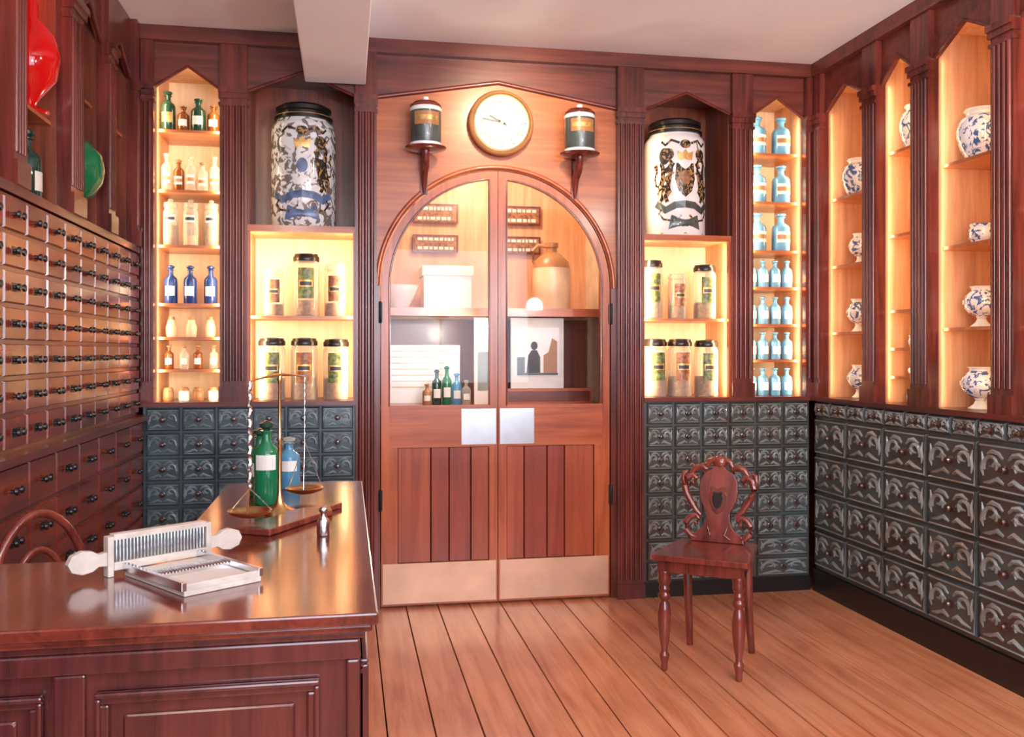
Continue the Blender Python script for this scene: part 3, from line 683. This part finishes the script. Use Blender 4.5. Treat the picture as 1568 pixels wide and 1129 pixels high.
for s in(-1,1):
    for P_,R_ in (
      (((.085,.015),(.115,.02),(.138,.045),(.140,.075),(.122,.10),(.095,.11),(.082,.095),(.090,.078),(.104,.080)),[.012,.015,.016,.015,.014,.012,.010,.009,.011]),
      (((.075,.11),(.100,.135),(.120,.165),(.140,.20),(.150,.235),(.140,.27),(.115,.285),(.098,.268),(.108,.25),(.120,.255)),[.010,.013,.015,.016,.017,.016,.014,.012,.010,.011]),
      (((.128,.285),(.105,.315),(.075,.325),(.055,.310),(.062,.295)),[.010,.015,.015,.013,.010]),
      (((.150,.235),(.160,.262),(.155,.29),(.138,.298)),[.006,.011,.012,.008]),
      (((.06,.32),(.045,.345),(.022,.355),(0.0,.345)),[.010,.014,.015,.014])):
        mb.tube([(s*x,0,z) for x,z in P_],R_,'chair_wood',8,TB)
    mb.tube([(s*.045,-.012,.07),(s*.03,-.014,.03),(s*.06,-.014,.012)],[.004,.007,.004],'chair_wood',6,TB)
Ls=TB@Matrix.Translation((0,0,.345))@Matrix.Rotation(math.pi/2,4,'X')
mb.lathe([(.024,-.014),(.030,-.006),(.030,.006),(.022,.014),(.010,.018),(.001,.019)],(0,0,0),'chair_wood',14,Ls)
mb.obj('carved_hall_chair',bevel=.002)

LW=Matrix.Translation((-.70,-2.03,0))@Matrix.Rotation(math.radians(58),4,'Z')
mb=MB(LW)
mb.lathe([(.16,.435),(.185,.44),(.19,.455),(.18,.462),(.001,.458)],(0,0,0),'chair_wood',28)
for a in(45,135,225,315):
    t=math.radians(a); mb.tube([(.11*math.cos(t),.11*math.sin(t),.44),(.165*math.cos(t),.165*math.sin(t),0)],[.016,.011],'chair_wood',10)
for rr,zz,r in((.175,.40,.012),(.11,.30,.009)):
    mb.tube([(rr*math.cos(t),.13+.03*math.sin(t),.455+zz*(math.sin(t)**.8 if math.sin(t)>0 else 0)) for t in [math.pi*i/24 for i in range(25)]],r,'chair_wood',8)
mb.tube([(.10*math.cos(t),.10*math.sin(t),.22) for t in [2*math.pi*i/20 for i in range(20)]],.007,'chair_wood',6,closed=True)
mb.obj('hoop_back_chair')

# ---------------------------------------------------------------- lamps
def area(name,loc,direc,sx,sy,p,col):
    l=bpy.data.lights.new(name,'AREA'); l.shape='RECTANGLE'; l.size=sx; l.size_y=sy; l.energy=p; l.color=col
    o=bpy.data.objects.new(name,l); sc.collection.objects.link(o); o.location=loc
    o.rotation_euler=Vector(direc).to_track_quat('-Z','Y').to_euler(); return o
WARM=(1,.71,.40)
def strip(xa,z0,z1,p,M=None,dirx=0.0):
    M=M or Matrix()
    loc=M@Vector((xa,.024,(z0+z1)/2)); d=(M.to_3x3()@Vector((dirx,1,0)))
    l=bpy.data.lights.new('shelf_strip_lamp','AREA'); l.shape='RECTANGLE'; l.size=.018; l.size_y=(z1-z0); l.energy=p; l.color=WARM
    o=bpy.data.objects.new('shelf_strip_lamp',l); sc.collection.objects.link(o); o.location=loc
    z=-d.normalized(); y=Vector((0,0,1)); x=y.cross(z); o.rotation_euler=Matrix((x,y,z)).transposed().to_euler()
for a,b in(A,Hn):
    strip(a+.018,1.07,2.58,4.6,dirx=.5); strip(b-.018,1.07,2.58,4.6,dirx=-.5)
for a,b in(C,F):
    strip(a+.025,1.07,1.88,6.5,dirx=.45); strip(b-.025,1.07,1.88,4.5,dirx=-.45)
strip(C[0]+.025,1.96,2.56,.45,dirx=.5); strip(F[0]+.025,1.96,2.56,1.0,dirx=.5)
for (a,b),p in zip(BR,(2.4,3.4,2.4,2)):
    strip(a+.018,1.07,2.58,p*.6,MR,.4); strip(b-.018,1.07,2.58,p,MR,-.4)
def point(name,loc,p,col,r=.05):
    l=bpy.data.lights.new(name,'POINT'); l.energy=p; l.color=col; l.shadow_soft_size=r
    o=bpy.data.objects.new(name,l); sc.collection.objects.link(o); o.location=loc; return o
point('dispensary_lamp',(.80,.35,2.45),28,(1,.80,.52),.06)
point('dispensary_lamp',(.60,.30,1.42),7,(1,.85,.7),.05)
point('red_globe_lamp',(XL-.22,-1.22,2.60),3.0,(1,.05,.03),.03)
l=bpy.data.lights.new('clock_spot_lamp','SPOT'); l.energy=85; l.color=(1,.84,.56); l.spot_size=math.radians(56); l.spot_blend=.9; l.shadow_soft_size=.06
o=bpy.data.objects.new('clock_spot_lamp',l); sc.collection.objects.link(o); o.location=(.85,-1.1,2.80)
o.rotation_euler=(Vector((.84,0,2.42))-o.location).to_track_quat('-Z','Y').to_euler()
area('window_daylight',(.75,YF+.02,1.7),(0,1,.05),2.6,1.5,110,(.76,.84,1.0))
# uplighters added out of view to brighten the ceiling
for X,Y in((1.95,-4.7),(1.0,-5.1)):
    mb=MB(); mb.lathe([(.13,0),(.13,.02),(.02,.04),(.012,.06),(.012,1.62),(.03,1.64),(.13,1.74),(.135,1.74),(.04,1.655)],(X,Y,0.0005),'brass',24); mb.obj('added_ceiling_uplighter')
    l=bpy.data.lights.new('added_ceiling_fill','SPOT'); l.energy=150; l.color=(1,.93,.90); l.spot_size=math.radians(150); l.spot_blend=.6; l.shadow_soft_size=.08
    o=bpy.data.objects.new('added_ceiling_fill',l); sc.collection.objects.link(o); o.location=(X,Y,1.78); o.rotation_euler=(Vector((X-.3,Y+1.6,3.6))-o.location).to_track_quat('-Z','Y').to_euler()
for X,Y in((2.15,-3.1),(-.5,-4.4)):  # pendants added outside the view as general fill light
    mb=MB(); mb.lathe([(.05,0),(.05,-.02),(.01,-.03),(.01,-.25),(.05,-.26),(.12,-.34),(.125,-.345),(.05,-.265)],(X,Y,H),'brass',20); mb.obj('added_fill_pendant')
    point('added_fill_bulb',(X,Y,H-.42),46,(1,.88,.76),.10)
w=bpy.data.worlds.new('world'); w.use_nodes=True; w.node_tree.nodes['Background'].inputs[0].default_value=(.7,.8,1,1); w.node_tree.nodes['Background'].inputs[1].default_value=1.0; sc.world=w

cd=bpy.data.cameras.new('camera'); cd.sensor_width=36; cd.lens=1400/1571*36; cd.shift_y=-25.5/1571; cd.clip_start=.02
co=bpy.data.objects.new('camera',cd); sc.collection.objects.link(co); co.location=(0,-4.65,1.30); co.rotation_euler=(math.radians(90),0,math.radians(-10.3)); sc.camera=co
